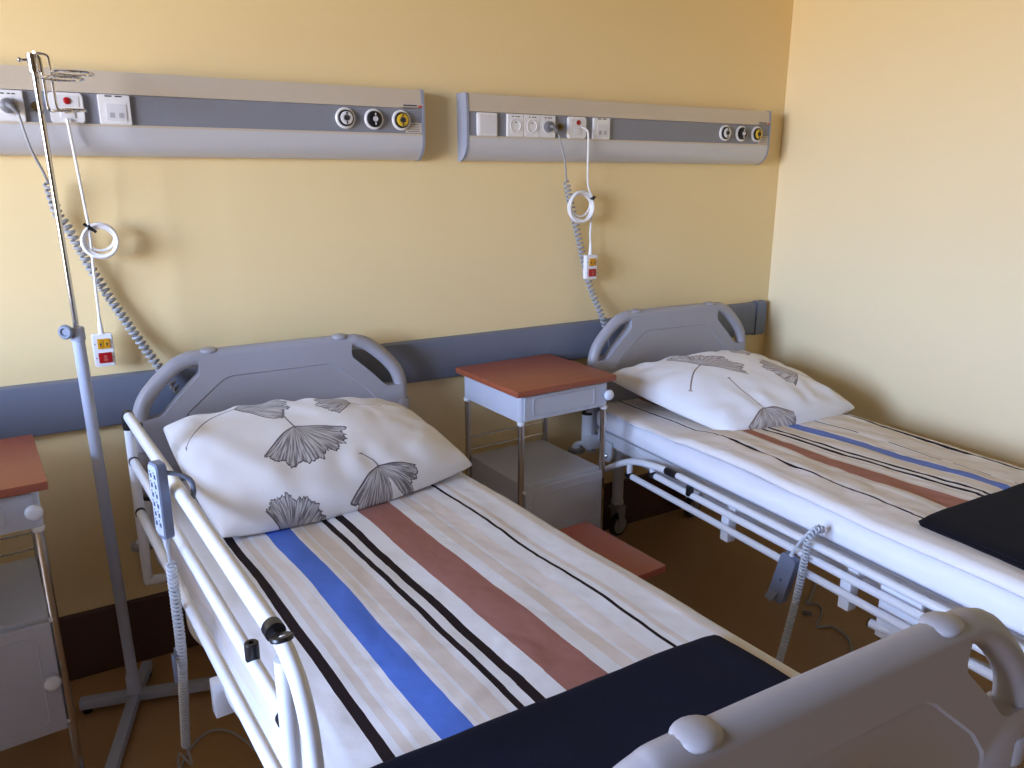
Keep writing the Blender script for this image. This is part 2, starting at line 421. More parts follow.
    # three medical gas outlets
    for cx, ring, core in ((L-.291, 'white_pl2', 'dark'), (L-.190, 'black', 'white_pl2'), (L-.090, 'gyellow', 'dark')):
        b = MB(); b.lathe((cx, F, .132), (0, -1, 0), [(.034, 0), (.034, .006), (.031, .009), (.027, .009), (.0265, .004), (0, .004)], 32); o = b.build('gas_outlet', 'white_pl', p)
        b = MB(); b.lathe((cx, F-.004, .132), (0, -1, 0), [(.026, 0), (.026, .010), (.0235, .012), (0, .012)], 32); b.build('outlet_collar', 'black', o)
        b = MB(); b.lathe((cx, F-.016, .132), (0, -1, 0), [(.021, 0), (.021, .004), (.019, .005), (.011, .005), (.010, .001), (0, .001)], 28); b.build('colour_ring', ring, o)
        b = MB(); b.lathe((cx, F-.017, .132), (0, -1, 0), [(.0085, 0), (.0085, .006), (.004, .006), (.004, .002), (0, .002)], 20); b.box((cx, F-.0215, .132+.015), (.004, .002, .008)); b.box((cx, F-.0215, .132-.015), (.004, .002, .008)); b.build('outlet_core', core, o)
    b = MB(); b.box((L-.045, -.0765, .1815), (.078, .001, .016)); o = b.build('maker_sticker', 'label', p)
    b = MB(); b.box((L-.0545, -.0772, .182), (.051, .0006, .0045)); b.build('printed_line', 'dark', o)
    b = MB(); b.box((L-.016, -.0772, .1795), (.014, .0006, .008)); b.build('red_print', 'red_ink', o)
    b = MB(); b.box((L-.043, F-.001, .108), (.062, .001, .034)); o = b.build('rating_sticker', 'label', p)
    for r in range(4):
        b = MB(); b.box((L-.045+.002*(r % 2), F-.0018, .119-r*.0075), (.050-.006*(r % 2), .0006, .0020)); b.build('printed_line', 'dark', o)
    return p
wall_panel(-.394, 'grey wall supply panel behind the metal pole, above the left bed')
wall_panel(1.366, 'grey wall supply panel above the right bed, reaching almost to the corner')

# ------------------------------------------------------------------ cords and call handsets on the wall
def plug_and_cord(x, pts, coil, tail, turns, label, loc):
    t = thing('power_cord', label, 'cord', loc, 0, 'coiled bed power cords')
    o = Vector(loc); R = lambda p: tuple(Vector(p)-o)
    b = MB(); c = R((x, YW-.084, 1.829)); b.lathe(c, (0, -1, 0), [(.0195, 0), (.0195, .012), (.017, .022), (.010, .026), (0, .026)])
    b.tube(smooth_path([(c[0], c[1]-.02, c[2]), (c[0]+.008, c[1]-.032, c[2]-.004), (c[0]+.022, c[1]-.036, c[2]-.022)], 4), [.009, .0088, .0086, .0084, .008, .007, .0065, .006, .0055], 10); b.build('plug', 'grey_pl', t)
    b = MB(); b.tube(smooth_path([R(p) for p in pts], 8), .0036, 8); b.build('straight_cord', 'cord_grey', t)
    b = MB(); b.tube(helix(smooth_path([R(p) for p in coil], 6), .0112, turns, 10), .0046, 6); b.build('coiled_cord', 'cord_grey', t)
    if tail: 
        b = MB(); b.tube(smooth_path([R(p) for p in tail], 6), .0037, 8); b.build('cord_tail', 'cord_grey', t)
    return t
plug_and_cord(-.046, [(-.025, 2.575, 1.805), (-.010, 2.575, 1.72), (.012, 2.61, 1.657), (.0205, 2.645, 1.626)],
              [(.0205, 2.645, 1.626), (.0325, 2.668, 1.538), (.053, 2.674, 1.496), (.107, 2.674, 1.354), (.168, 2.672, 1.217), (.248, 2.640, 1.057), (.30, 2.628, .965)],
              [(.30, 2.628, .965), (.33, 2.625, .86), (.34, 2.60, .70), (.36, 2.545, .57)], 42,
              'grey spiral cord from the left wall panel slanting down behind the left headboard', (-.046, 2.62, 1.829))
plug_and_cord(1.716, [(1.738, 2.575, 1.80), (1.785, 2.60, 1.71), (1.828, 2.645, 1.620)],
              [(1.828, 2.645, 1.620), (1.865, 2.668, 1.538), (1.908, 2.674, 1.415), (1.978, 2.674, 1.191), (2.023, 2.640, 1.057), (2.05, 2.628, .97)],
              [(2.05, 2.628, .97), (2.07, 2.628, .86), (2.08, 2.61, .70), (2.1, 2.57, .58)], 36,
              'grey spiral cord from the right wall panel running down behind the right headboard', (1.716, 2.62, 1.829))

def call_handset(sock, ring, tie, hand, ringr, label, rot, entry):
    t = thing('nurse_call_handset', label, 'call handset', hand, 0, 'nurse call handsets')
    o = Vector(hand); R = lambda p: tuple(Vector(p)-o)
    cz = Vector(ring)
    # cord: from the socket to the coil, then to the handset
    b = MB(); b.tube(smooth_path([R(p) for p in entry+[tie]], 8), .0042, 8)
    b.tube(smooth_path([R(tie), R(((tie[0]*.3+hand[0]*.7), hand[1], (tie[2]+hand[2])/2)), (0, -.001, .085), (0, 0, .05)], 8), .0040, 8)
    b.lathe((0, 0, .052), (0, 0, 1), [(.0085, 0), (.0065, .03), (.0045, .05), (0, .05)], 10)
    b.build('straight_cord', 'cord_white', t)
    b = MB()
    for k, (du, dw, sc) in enumerate(((0, 0, 1.), (.004, .003, .93), (-.003, -.004, .97), (.002, .010, .84), (.003, -.008, .90))):
        rr = ringr*sc; off = Vector((du, .0045*(k-2), dw))
        pts = [R(cz+off+Vector((rr*math.cos(a), .003*math.sin(2*a+k), rr*(1.02+.05*math.sin(k*2.))*math.sin(a)))) for a in [2*PI*i/28 for i in range(28)]]
        b.tube(pts, .0042, 8, closed=True)
    b.build('cord_loops', 'cord_white', t)
    b = MB(); tv = Vector(R(tie)); d = Vector((.022, 0, -.018)) if tie[0] < ring[0] else Vector((.016, 0, .004))
    b.tube([tv-d*.6, tv, tv+d*.8], .0045, 8); b.ell(tuple(tv), (.009, .010, .009), 10, 6); b.build('cable_tie', 'black', t)
    # handset
    b = MB(); W, H, TH = .058, .102, .022
    b.prism(rrect(W, H, .006, 4), .008, -.010, lambda a, z, d: (a, d, z)); b.prism(rrect(W-.006, H-.006, .005, 4), -.010, -.014, lambda a, z, d: (a, d, z)); hb = b.build('handset_body', 'white_pl', t)
    for dx in (-.0087, .0087):
        b = MB(); b.box((.002+dx, -.0155, .021), (.0168, .005, .031), bev=.0015); k = b.build('light_key', 'yellow', t)
        b = MB(); b.lathe((.002+dx, -.0178, .021), (0, -1, 0), [(.003, 0), (.003, .0006), (0, .0006)], 10); b.box((.002+dx, -.0181, .016), (.0026, .0006, .005)); b.build('lamp_symbol', 'dark', k)
    b = MB(); b.box((.002, -.0155, -.023), (.037, .005, .032), bev=.0015); k = b.build('call_key', 'red', t)
    b = MB(); b.lathe((.002, -.0178, -.019), (0, -1, 0), [(.0045, 0), (.0045, .0006), (0, .0006)], 12); b.box((.002, -.0181, -.029), (.010, .0006, .008)); b.build('person_symbol', 'red_ink', k)
    for x, z in ((-.022, .021), (.0255, .022), (-.022, -.023), (.0255, -.022)):
        b = MB(); b.box((x, -.0142, z), (.0024, .001, .004)); b.build('printed_mark', 'dark', hb)
    t.rotation_euler = (0, 0, 0)
    return t
call_handset(None, (.132, 2.640, 1.457), (.108, 2.632, 1.497), (.102, 2.652, 1.124), .047,
             'white call handset hanging beside the metal pole, cord looped high above the left bed', 0,
             [(.090, 2.605, 1.800), (.092, 2.603, 1.77), (.102, 2.620, 1.60)])
call_handset(None, (1.897, 2.640, 1.524), (1.951, 2.632, 1.558), (1.961, 2.652, 1.273), .059,
             'white call handset hanging above the right headboard, its cord looped near the right panel', 0,
             [(1.866, 2.605, 1.832), (1.885, 2.597, 1.822), (1.898, 2.600, 1.79), (1.917, 2.622, 1.62)])

# ------------------------------------------------------------------ beds
def P(u, v, z): return (u, -v, z)

def end_panel_mesh():
    b = MB(); bm = b.bm
    half = [(.438, .50), (.438, .85), (.437, .91), (.420, .962), (.380, 1.012), (.325, 1.060), (.285, 1.078), (.24, 1.083), (0, 1.084)]
    pts = [(-x, 0, z) for x, z in half]+[(x, 0, z) for x, z in reversed(half[:-1])]
    b.tube(smooth_path(pts, 6), .0245, 14)
    out = [(0, 1.084), (.238, 1.084), (.254, 1.074), (.251, 1.043), (.256, 1.027), (.287, .998), (.332, .955), (.368, .916), (.384, .907), (.44, .905), (.44, .60), (0, .60)]
    rec = [(0, 1.016), (.155, 1.016), (.172, 1.012), (.19, 1.003), (.30, .912), (.335, .868), (.345, .84), (.345, .66), (.335, .65), (0, .65)]
    def mirror(p): return [(x, z) for x, z in p]+[(-x, z) for x, z in reversed(p[1:-1])]
    O, Rc = mirror(out), mirror(rec)
    th, dp = .0243, .0035
    for sgn in (1, -1):
        y = sgn*th
        vo = [bm.verts.new((x, y, z)) for x, z in O]; vr = [bm.verts.new((x, y, z)) for x, z in Rc]
        vi = [bm.verts.new((x*.985, y-sgn*dp, .83+(z-.83)*.98)) for x, z in Rc]
        es = [bm.edges.new((vo[i], vo[(i+1) % len(vo)])) for i in range(len(vo))]+[bm.edges.new((vr[i], vr[(i+1) % len(vr)])) for i in range(len(vr))]
        bmesh.ops.triangle_fill(bm, use_beauty=True, use_dissolve=False, edges=es)
        for i in range(len(vr)):
            j = (i+1) % len(vr); bm.faces.new((vr[i], vr[j], vi[j], vi[i]))
        bm.faces.new(vi)
        if sgn == 1: first = vo
        else:
            for i in range(len(vo)):
                j = (i+1) % len(vo); bm.faces.new((first[i], first[j], vo[j], vo[i]))
    for s in (-1, 1):
        b.ell((s*.216, 0, 1.101), (.032, .026, .0115)); b.lathe((s*.440, 0, .80), (0, 0, 1), [(.027, 0), (.030, .004), (.030, .044), (.027, .049)], 18)
        b.cyl((s*.440, 0, .50), (s*.440, 0, .81), .021, 16)
    bmesh.ops.recalc_face_normals(bm, faces=bm.faces)
    return b

def castor(parent, u, v, rz):
    c = Vector(P(u, v, 0))
    b = MB(); b.lathe((c.x, c.y, .155), (0, 0, 1), [(.022, 0), (.030, .004), (.030, .012), (.026, .016)])
    R = Matrix.Rotation(rz, 3, 'Z')
    for s in (-1, 1):
        poly = [(-.026, .155), (.026, .155), (.030, .125), (.026, .065), (.016, .046), (.004, .046), (-.002, .07), (-.018, .13)]
        b.prism(poly, s*.021, s*.026, lambda a, z, d: tuple(c+R @ Vector((a, d, 0))+Vector((0, 0, z))))
    b.box((c.x, c.y, .15), (.064, .054, .012), rot=R, bev=.003)
    f = b.build('castor', 'castor', parent)
    b = MB(); ax = R @ Vector((0, 1, 0)); w = c+R @ Vector((.012, 0, 0))+Vector((0, 0, .055))
    b.lathe(tuple(w-ax*.016), tuple(ax), [(.040, 0), (.052, .003), (.055, .010), (.055, .022), (.052, .029), (.040, .032)], 28); b.build('tyre', 'rubber', f)
    b = MB(); b.lathe(tuple(w-ax*.019), tuple(ax), [(0, 0), (.014, 0), (.041, .003), (.041, .035), (.014, .038), (0, .038)], 20); b.build('wheel_hub', 'castor', f)
    return f

def bed_base(label, loc, rz, head_rot, foot_rot, foot_v, foot_dz):
    t = thing('hospital_bed', label, 'bed', loc, rz, 'hospital beds')
    e = end_panel_mesh(); hb = e.build('headboard', 'panel_pl', t, angle=35); hb.rotation_euler = (0, 0, math.radians(head_rot))
    fb = D.objects.new('footboard', hb.data); COL.objects.link(fb); fb.parent = t
    fb.location = P(foot_dz[2], foot_v, foot_dz[0]); fb.rotation_euler = (0, math.radians(foot_dz[1]), math.radians(180+foot_rot))
    # upper frame
    b = MB()
    for s in (-1, 1): b.box(P(s*.395, 1.03, .565), (.035, 1.98, .055), bev=.004)
    b.box(P(0, .05, .565), (.80, .04, .05), bev=.004); b.box(P(0, 2.02, .565), (.80, .04, .05), bev=.004)
    for s in (-1, 1):
        for v in (.02, 2.07):
            b.box(P(s*.425, v, .53), (.075, .05, .06), bev=.004)
    b.build('upper_frame', 'frame', t)
    b = MB()
    for k in range(13): b.box(P(0, .18+k*.14, .5955), (.78, .10, .010), bev=.002)
    b.build('mattress_deck', 'frame', t)
    # head corner fittings: post socket with black rim, grey wall roller, bracket
    for s in (-1, 1):
        b = MB(); b.cyl(P(s*.440, 0, .515), P(s*.440, 0, .652), .0255, 18); b.box(P(s*.425, .01, .535), (.05, .035, .05), bev=.003); so = b.build('post_socket', 'enamel', t)
        b = MB(); b.lathe(P(s*.440, 0, .650), (0, 0, 1), [(.0265, 0), (.0265, .008), (.022, .010), (.0215, .003), (0, .003)]); b.build('socket_rim', 'black', so)
        b = MB(); b.lathe(P(s*.478, -.03, .470), (0, 0, 1), [(.030, 0), (.036, .004), (.036, .020), (.030, .024)]); ro = b.build('wall_roller', 'castor', t)
        b = MB(); b.cyl(P(s*.478, -.03, .490), P(s*.478, -.03, .512), .010, 12); b.tube([P(s*.478, -.03, .508), P(s*.44, 0, .522)], .011, 10); b.lathe(P(s*.478, -.03, .494), (0, 0, 1), [(.020, 0), (.018, .008), (0, .008)]); b.build('roller_pin', 'enamel', ro)
        b = MB(); b.prism([(.075, .56), (.16, .56), (.165, .50), (.15, .475), (.12, .47), (.09, .48)], s*.419, s*.427, lambda a, z, d: P(d, a, z)); br = b.build('corner_bracket', 'enamel', t)
        b = MB(); b.lathe(P(s*.427, .128, .497), (s, 0, 0), [(.012, 0), (.012, .006), (.008, .010), (0, .010)], 12); b.build('bolt', 'chrome', br)
    # undercarriage
    b = MB()
    for s in (-1, 1):
        b.box(P(s*.235, 1.0, .452), (.045, 2.06, .055), bev=.004)
    for v in (-.03, 2.03): b.box(P(0, v, .452), (.50, .05, .05), bev=.004)
    b.build('chassis', 'frame', t)
    for v0, v1 in ((.55, .25), (1.55, 1.25)):
        for s in (-1, 1):
            b = MB(); b.tube([P(s*.27, v0, .450), P(s*.33, v1, .545)], .018, 12); b.build('lift_arm', 'frame', t)
    for s in (-1, 1):
        for v in (-.055, 2.05):
            b = MB(); b.cyl(P(s*.225, v, .17), P(s*.225, v, .43), .026, 18); b.lathe(P(s*.225, v, .165), (0, 0, 1), [(.028, 0), (.030, .01), (.028, .02)]); b.build('castor_column', 'frame', t)
            castor(t, s*.225, v, .2 if v < 1 else 1.9)
    # wooden side shelf
    b = MB(); b.box(P(.553, .985, .572), (.280, .352, .020), bev=.002); sh = b.build('side_shelf', 'wood2', t); sh['label'] = 'red-brown wooden shelf board at the bed side'
    b = MB()
    for v in (.88, 1.09): b.box(P(.50, v, .554), (.20, .025, .015))
    b.build('shelf_bracket', 'frame', sh)
    return t

def ring(b, c, axis, r): b.lathe(c, axis, [(r, 0), (r+.0025, .001), (r+.0025, .009), (r, .010)], 16)

# ---- left bed
LB = bed_base('hospital bed standing left in front, its white side rail raised, beside the metal pole', (.612, 2.58, 0), 3.7, -3.7, -5.3, 2.088, (-.040, 0, -.002))
U = -.508; rr = .0138; rb = .0122
b = MB()
b.tube(smooth_path([P(U, .272, .985), P(U, .255, .75), P(U, .240, .49)], 6), rr, 14)
b.tube([P(U, .240, .488), P(U+.07, .253, .488)], rr, 12); b.ell(P(U, .240, .488), (rr, rr, rr), 12, 8)
b.tube([P(U+.06, .253, .488), P(U+.10, .258, .55)], .012, 12)
SR = b.build('side_rail', 'enamel', LB)
b = MB(); b.cyl(P(U, 1.572, .985), P(U, 1.572, .52), rr, 14); b.tube([P(U, 1.572, .535), P(U+.11, 1.572, .535)], .012, 12); b.build('rail_post', 'enamel', SR)
b = MB(); b.tube(smooth_path([P(U, 1.572, 1.012), P(U, 1.598, 1.004), P(U, 1.638, .979), P(U, 1.666, .930), P(U, 1.677, .86), P(U, 1.680, .75), P(U, 1.680, .52)], 7), .0125, 14)
b.tube([P(U, 1.680, .535), P(U+.11, 1.675, .535)], .012, 12); b.build('curved_end', 'enamel', SR)
for z, v0, v1, r_ in ((1.010, .295, 1.530, .0138), (.875, .270, 1.562, rb), (.718, .270, 1.562, rb)):
    b = MB(); b.cyl(P(U, v0, z), P(U, v1, z+.002), r_, 16); b.build('rail_bar', 'enamel', SR)
for v, z in ((.264, .875), (.256, .718), (1.540, .876), (1.540, .719)):
    b = MB(); b.lathe(P(U, v+.018, z), (0, 1, 0), [(rb+.0006, -.005), (rb+.002, -.004), (rb+.002, .007), (rb+.0006, .008)], 16); b.build('rubber_ring', 'black', SR)
b = MB(); b.cyl(P(U, .270, .968), P(U, .272, 1.006), rr+.0012, 16); b.ell(P(U, .274, 1.010), (rr+.0012, rr+.002, rr+.0012), 14, 8); b.cyl(P(U, .274, 1.010), P(U, .297, 1.010), rr+.0012, 16); b.build('corner_joint', 'black', SR)
b = MB(); b.lathe(P(U, 1.546, 1.0120), (0, 1, 0), [(.0130, 0), (.0152, .001), (.0152, .020), (.0140, .022)], 18)
b.lathe(P(U, 1.573, 1.018), (.0, .25, .97), [(.0135, -.004), (.0165, -.002), (.0165, .002), (.0150, .004), (0, .004)], 18); b.build('latch_joint', 'black', SR)
b = MB(); b.cyl(P(U, 1.535, 1.012), P(U, 1.575, 1.012), .006, 12); b.build('latch_pin', 'chrome', SR)
b = MB(); b.lathe(P(U, 1.397, .883), (0, 0, 1), [(.0110, 0), (.0118, .002), (.0118, .030), (.010, .032), (.005, .032), (.005, .025), (0, .025)], 16); b.build('stop_peg', 'black', SR)
b = MB(); b.lathe(P(U+.02, .300, .955), (0, 0, 1), [(.010, 0), (.012, .003), (.012, .03), (.010, .034)], 12); b.tube([P(U+.02, .300, .98), P(U, .280, .99)], .006, 8); b.build('latch_knob', 'black', SR)
for v in (.96,):
    b = MB(); b.box(P(-.478, v, .53), (.040, .034, .085), bev=.004); b.box(P(-.44, v, .565), (.06, .03, .03), bev=.003); b.build('rail_bracket', 'enamel', LB)

# ---- right bed
RB = bed_base('hospital bed in the right corner, its white side rail folded down', (2.35, 2.55, 0), -2.8, .6, -2., 2.10, (-.03, 0, 0))
hbR = [c for c in RB.children if c.name.startswith('headboard')][0]; hbR.location = (0, 0, -.02); hbR.scale = (.967, 1, 1)
U = -.50; rr = .0125; rb = .0120
b = MB()
b.tube(smooth_path([P(U, .12, .445), P(U, .227, .482), P(U, .33, .542), P(U, .42, .580), P(U, .52, .600), P(U, .62, .611)], 7), .0135, 14)
for v, z, zt in ((.392, .518, .570), (.532, .572, .602)): b.cyl(P(U, v, z), P(U, v, zt), .0115, 12)
SR2 = b.build('side_rail', 'enamel', RB)
for z, v0, v1 in ((.612, .665, 2.0), (.567, .540, 1.98), (.514, .400, 1.95)):
    b = MB(); b.cyl(P(U, v0, z), P(U, v1, z), rb, 16); b.build('rail_bar', 'enamel', SR2)
b = MB(); b.cyl(P(U, .612, .6105), P(U, .640, .6115), .0148, 16); b.cyl(P(U, .643, .6115), P(U, .672, .612), .0148, 16); b.build('latch_joint', 'black', SR2)
b = MB(); b.cyl(P(U, .634, .6115), P(U, .650, .6115), .010, 12); b.build('latch_pin', 'chrome', SR2)
for v, z in ((.392, .515), (.534, .568)):
    b = MB(); b.cyl(P(U, v-.012, z), P(U, v+.018, z), rb+.002, 16); b.build('rubber_ring', 'black', SR2)
b = MB(); b.lathe(P(U-.004, .745, .566), (0, 0, 1), [(.013, 0), (.014, .002), (.014, .034), (.011, .036)], 16); b.build('stop_peg', 'black', SR2)
for v in (.905, 1.385):
    b = MB(); b.box(P(-.468, v, .502), (.036, .036, .090), bev=.004); b.box(P(-.435, v, .562), (.05, .036, .03), bev=.003); b.build('rail_bracket', 'enamel', RB)
b = MB(); b.box(P(-.470, 1.545, .510), (.012, .12, .16), bev=.003); b.box(P(-.44, 1.545, .565), (.06, .08, .03), bev=.003); b.build('rail_bracket', 'enamel', RB)
b = MB(); b.tube(smooth_path([P(-.478, 1.470, .458), P(-.46, 1.54, .457), P(-.40, 1.72, .455), P(-.37, 1.84, .455)], 5), .013, 12); b.build('release_bar', 'enamel', RB)
b = MB(); b.lathe(P(-.4785, 1.4685, .458), (-.1, 1, 0), [(.0135, 0), (.0135, .003), (.009, .004), (.008, -.012), (0, -.012)], 14); b.build('bar_end', 'brass', RB)

# ------------------------------------------------------------------ mattresses
def fbm(x, y, s, seed=0.): return noise.noise(Vector((x*s+seed, y*s-seed, seed*1.7)))+.5*noise.noise(Vector((x*s*2.1-seed, y*s*2.1, seed)))

def mattress(bed_loc, rz, label, top, u0, u1, seed):
    b = MB(); bm = b.bm
    zb = .603; w = u1-u0; n = 64; m = 120
    prof = []                                       # closed rounded cross-section
    R = .040; cx = (u0+u1)/2; hz = (top-zb)
    def corner(cu, cz, a0, r):
        return [(cu+r*math.cos(math.radians(a0+90*k/6)), cz+r*math.sin(math.radians(a0+90*k/6))) for k in range(7)]
    prof += corner(u1-R, top-R, 0, R)
    prof += [(u1-R-(w-2*R)*k/16, top) for k in range(1, 16)]
    prof += corner(u0+R, top-R, 90, R)+corner(u0+.02, zb+.02, 180, .02)
    prof += [(u0+.02+(w-.04)*k/10, zb) for k in range(1, 10)]
    prof += corner(u1-.02, zb+.02, 270, .02)
    rings = []
    V = [.045+(1.995-.045)*j/m for j in range(m+1)]
    for j, v in enumerate(V):
        e = min(v-V[0], V[-1]-v); k = 1-.03*math.exp(-(e/.02)**2)
        ring_ = []
        for (u, z) in prof:
            side = 1 if abs(u-cx) > w/2-.045 else 0
            off = side*.011*fbm(v, z*2, 6., seed)*(1 if z > zb+.02 else 0)
            zz = z+(.003*fbm(u, v, 6., seed+3) if z > top-.03 else 0)
            ring_.append(bm.verts.new(P(cx+(u-cx)*k+off*(1 if u > cx else -1), v, zz)))
        rings.append(ring_)
    N = len(prof)
    for A, B in zip(rings, rings[1:]):
        for i in range(N): bm.faces.new((A[i], A[(i+1) % N], B[(i+1) % N], B[i]))
    bm.faces.new(rings[0]); bm.faces.new(rings[-1])
    o = b.build('mattress', 'mattress', None, angle=60)
    o.location = bed_loc; o.rotation_euler = (0, 0, math.radians(rz))
    return tag(o, label, 'mattress', 'sheeted mattresses')
mattress((.612, 2.58, 0), 3.7, 'white sheeted mattress under the thin striped cover on the left bed', .700, -.43, .43, 2.)
mattress((2.35, 2.55, 0), -2.8, 'white sheeted mattress with its pale side showing above the folded rail of the right bed', .684, -.435, .425, 9.)

# ------------------------------------------------------------------ covers
INK = (34, 24, 30); BLUE = (84, 120, 214); BROWN = (156, 110, 104); BEI = (214, 207, 204); BEI2 = (220, 216, 216)
SL = [(BEI2, -.50, -.455), (BEI, -.315, -.296), (BEI2, -.285, -.262), (BEI, -.150, -.112), (BEI2, -.175, -.158), (BEI, .148, .180), (BEI2, .19, .235), (BEI, .305, .32), (BEI2, .385, .40),
      (INK, -.352, -.330), (BLUE, -.248, -.184), (INK, -.095, -.080), (INK, -.058, -.036), (BROWN, .010, .112), (INK, .279, .288)]
M['stripesL'] = stripe_mat('striped_cotton', SL, (224, 227, 235))
BW = (217, 208, 197)
SRs = [(BW, -.272, -.215), ((220, 213, 205), -.200, -.178), (BW, -.095, -.085), (BW, -.060, -.044), (BW, .028, .082), (BW, .160, .205), (BW, .225, .340),
       (INK, -.296, -.288), ((166, 116, 102), -.180, -.098), (INK, -.034, -.018), (INK, .000, .014), ((106, 130, 206), .090, .148), (INK, .212, .217), (INK, .354, .376)]
M['stripesR'] = stripe_mat('striped_cotton_warm', SRs, (228, 224, 222), dash={(INK, .212, .217)})

def resample(pts, n):
    L = [0]
    for a, c in zip(pts, pts[1:]): L.append(L[-1]+math.dist(a, c))
    out = []; i = 0
    for k in range(n+1):
        d = L[-1]*k/n
        while i < len(pts)-2 and L[i+1] < d: i += 1
        f = (d-L[i])/max(1e-9, L[i+1]-L[i])
        out.append((pts[i][0]*(1-f)+pts[i+1][0]*f, pts[i][1]*(1-f)+pts[i+1][1]*f))
    return out, L[-1]

def cover_left():
    # cross-section: hangs inside the rail on the left, over the mattress, over the right edge
    ft = .7065
    prof = [(-.462, .54), (-.459, .60), (-.452, .655), (-.440, .688), (-.424, .702), (-.40, ft), (-.2, ft), (0, ft), (.2, ft), (.39, ft), (.418, .703), (.436, .690), (.445, .665), (.447, .615)]
    n, m = 150, 210; pts, L = resample(prof, n)
    s0 = next(i for i in range(n+1) if pts[i][0] > 0); ds = L/n
    su = [(i-s0)*ds+pts[s0][0] for i in range(n+1)]
    v0, v1 = .16, 1.99
    def f(a, c):
        i = round(a*n); u, z = pts[i]; v = v0+(v1-v0)*c; s = su[i]
        flat = 1 if abs(u) < .40 else .4
        wr = .0045*(fbm(s*1.0, v*.35, 7., 1.)+.4)*flat + .0025*abs(fbm(s+v*.5, v-s*.4, 11., 4.))
        lat = .006*noise.noise(Vector((s*2, v*3.1, 7)))
        if u < -.44:                                         # hanging side: soft folds and an uneven hem
            h = (.69-z)/.15
            wv = math.sin(v*17+2*noise.noise(Vector((v*2, 0, 3))))*.010*h
            return Vector(P(u+wv-.004*h, v, z-.03*h*noise.noise(Vector((v*2.5, 5, 1)))))
        if u > .44:
            h = (.69-z)/.08; return Vector(P(u+.004*math.sin(v*14)*h, v, z+.012*h*math.sin(v*5)))
        if 1.5 < v < 2.1: wr *= .5
        return Vector(P(u+lat, v+.004*fbm(s, v, 6, 8), z+max(wr, -.003)))
    b = MB(); b.grid(f, n, m, lambda a, c: (su[round(a*n)], v0+(v1-v0)*c))
    o = b.build('bed_cover', 'stripesL', None, angle=180); o.location = (.612, 2.58, 0); o.rotation_euler = (0, 0, math.radians(3.7))
    sm = o.modifiers.new('thickness', 'SOLIDIFY'); sm.thickness = .003; sm.offset = 1
    tag(o, 'white cotton cover with bold blue, brown and black stripes drawn smooth over the left bed', 'bed cover', 'striped bed covers')
cover_left()

def cover_right():
    prof = [(-.26, .692), (-.38, .690), (-.408, .691), (-.420, .698), (-.421, .708), (-.408, .717), (-.38, .720), (-.2, .718), (0, .716), (.2, .713), (.36, .708), (.405, .701), (.430, .684), (.440, .660), (.441, .61)]
    n, m = 170, 200; pts, L = resample(prof, n)
    ds = L/n
    top0 = next(i for i in range(n+1) if pts[i][1] > .71 and pts[i][0] > -.1)
    su = [(i-top0)*ds+pts[top0][0] for i in range(n+1)]
    v0, v1 = .03, 1.985
    def f(a, c):
        i = round(a*n); u, z = pts[i]; v = v0+(v1-v0)*c; s = su[i]
        top = 1 if z > .700 and u < .40 else 0
        bot = 1 if (z < .6935 and u < 0) else 0
        wr = .008*fbm(s*1.3+v*.25, v*.55, 5.5, 12.)+.005*abs(fbm(s*1.2-v*.5, v*.8, 9., 3.))
        lat = .012*noise.noise(Vector((s*1.2, v*2.2, 17)))
        edge = .016*noise.noise(Vector((v*1.7, 0, 9)))+.006*noise.noise(Vector((v*6, 2, 9))) if u < -.3 else 0
        if bot: return Vector(P(u+edge, v, z))
        if v < .65 and u < .1: wr *= .4
        pr = .018*max(0, min(1, (.62-v)/.10)) if z > .697 else 0    # pressed down under the pillow
        if 1.42 < v: wr *= .35
        if u > .425: return Vector(P(u+.004*math.sin(v*11), v, z))
        sag = -.010*math.exp(-((v-.05)/.2)**2)
        return Vector(P(u+edge+lat*(1 if top else .2), v, max(z+wr*(1 if top else .35)+(sag if top else 0)-pr, .690 if u < .36 else z)))
    def pat(a, c):
        q = su[round(a*n)]; v = v0+(v1-v0)*c; g_ = math.exp(-((q-.02)/.19)**4)
        return (q-.055*max(-1.2, min(1.2, (v-1.1)/.4))*g_, v)
    b = MB(); b.grid(f, n, m, pat)
    o = b.build('bed_cover', 'stripesR', None, angle=180); o.location = (2.35, 2.55, 0); o.rotation_euler = (0, 0, math.radians(-2.8))
    sm = o.modifiers.new('thickness', 'SOLIDIFY'); sm.thickness = .003; sm.offset = 1
    tag(o, 'rumpled cream striped cover with its near edge folded under on the right bed', 'bed cover', 'striped bed covers')
cover_right()

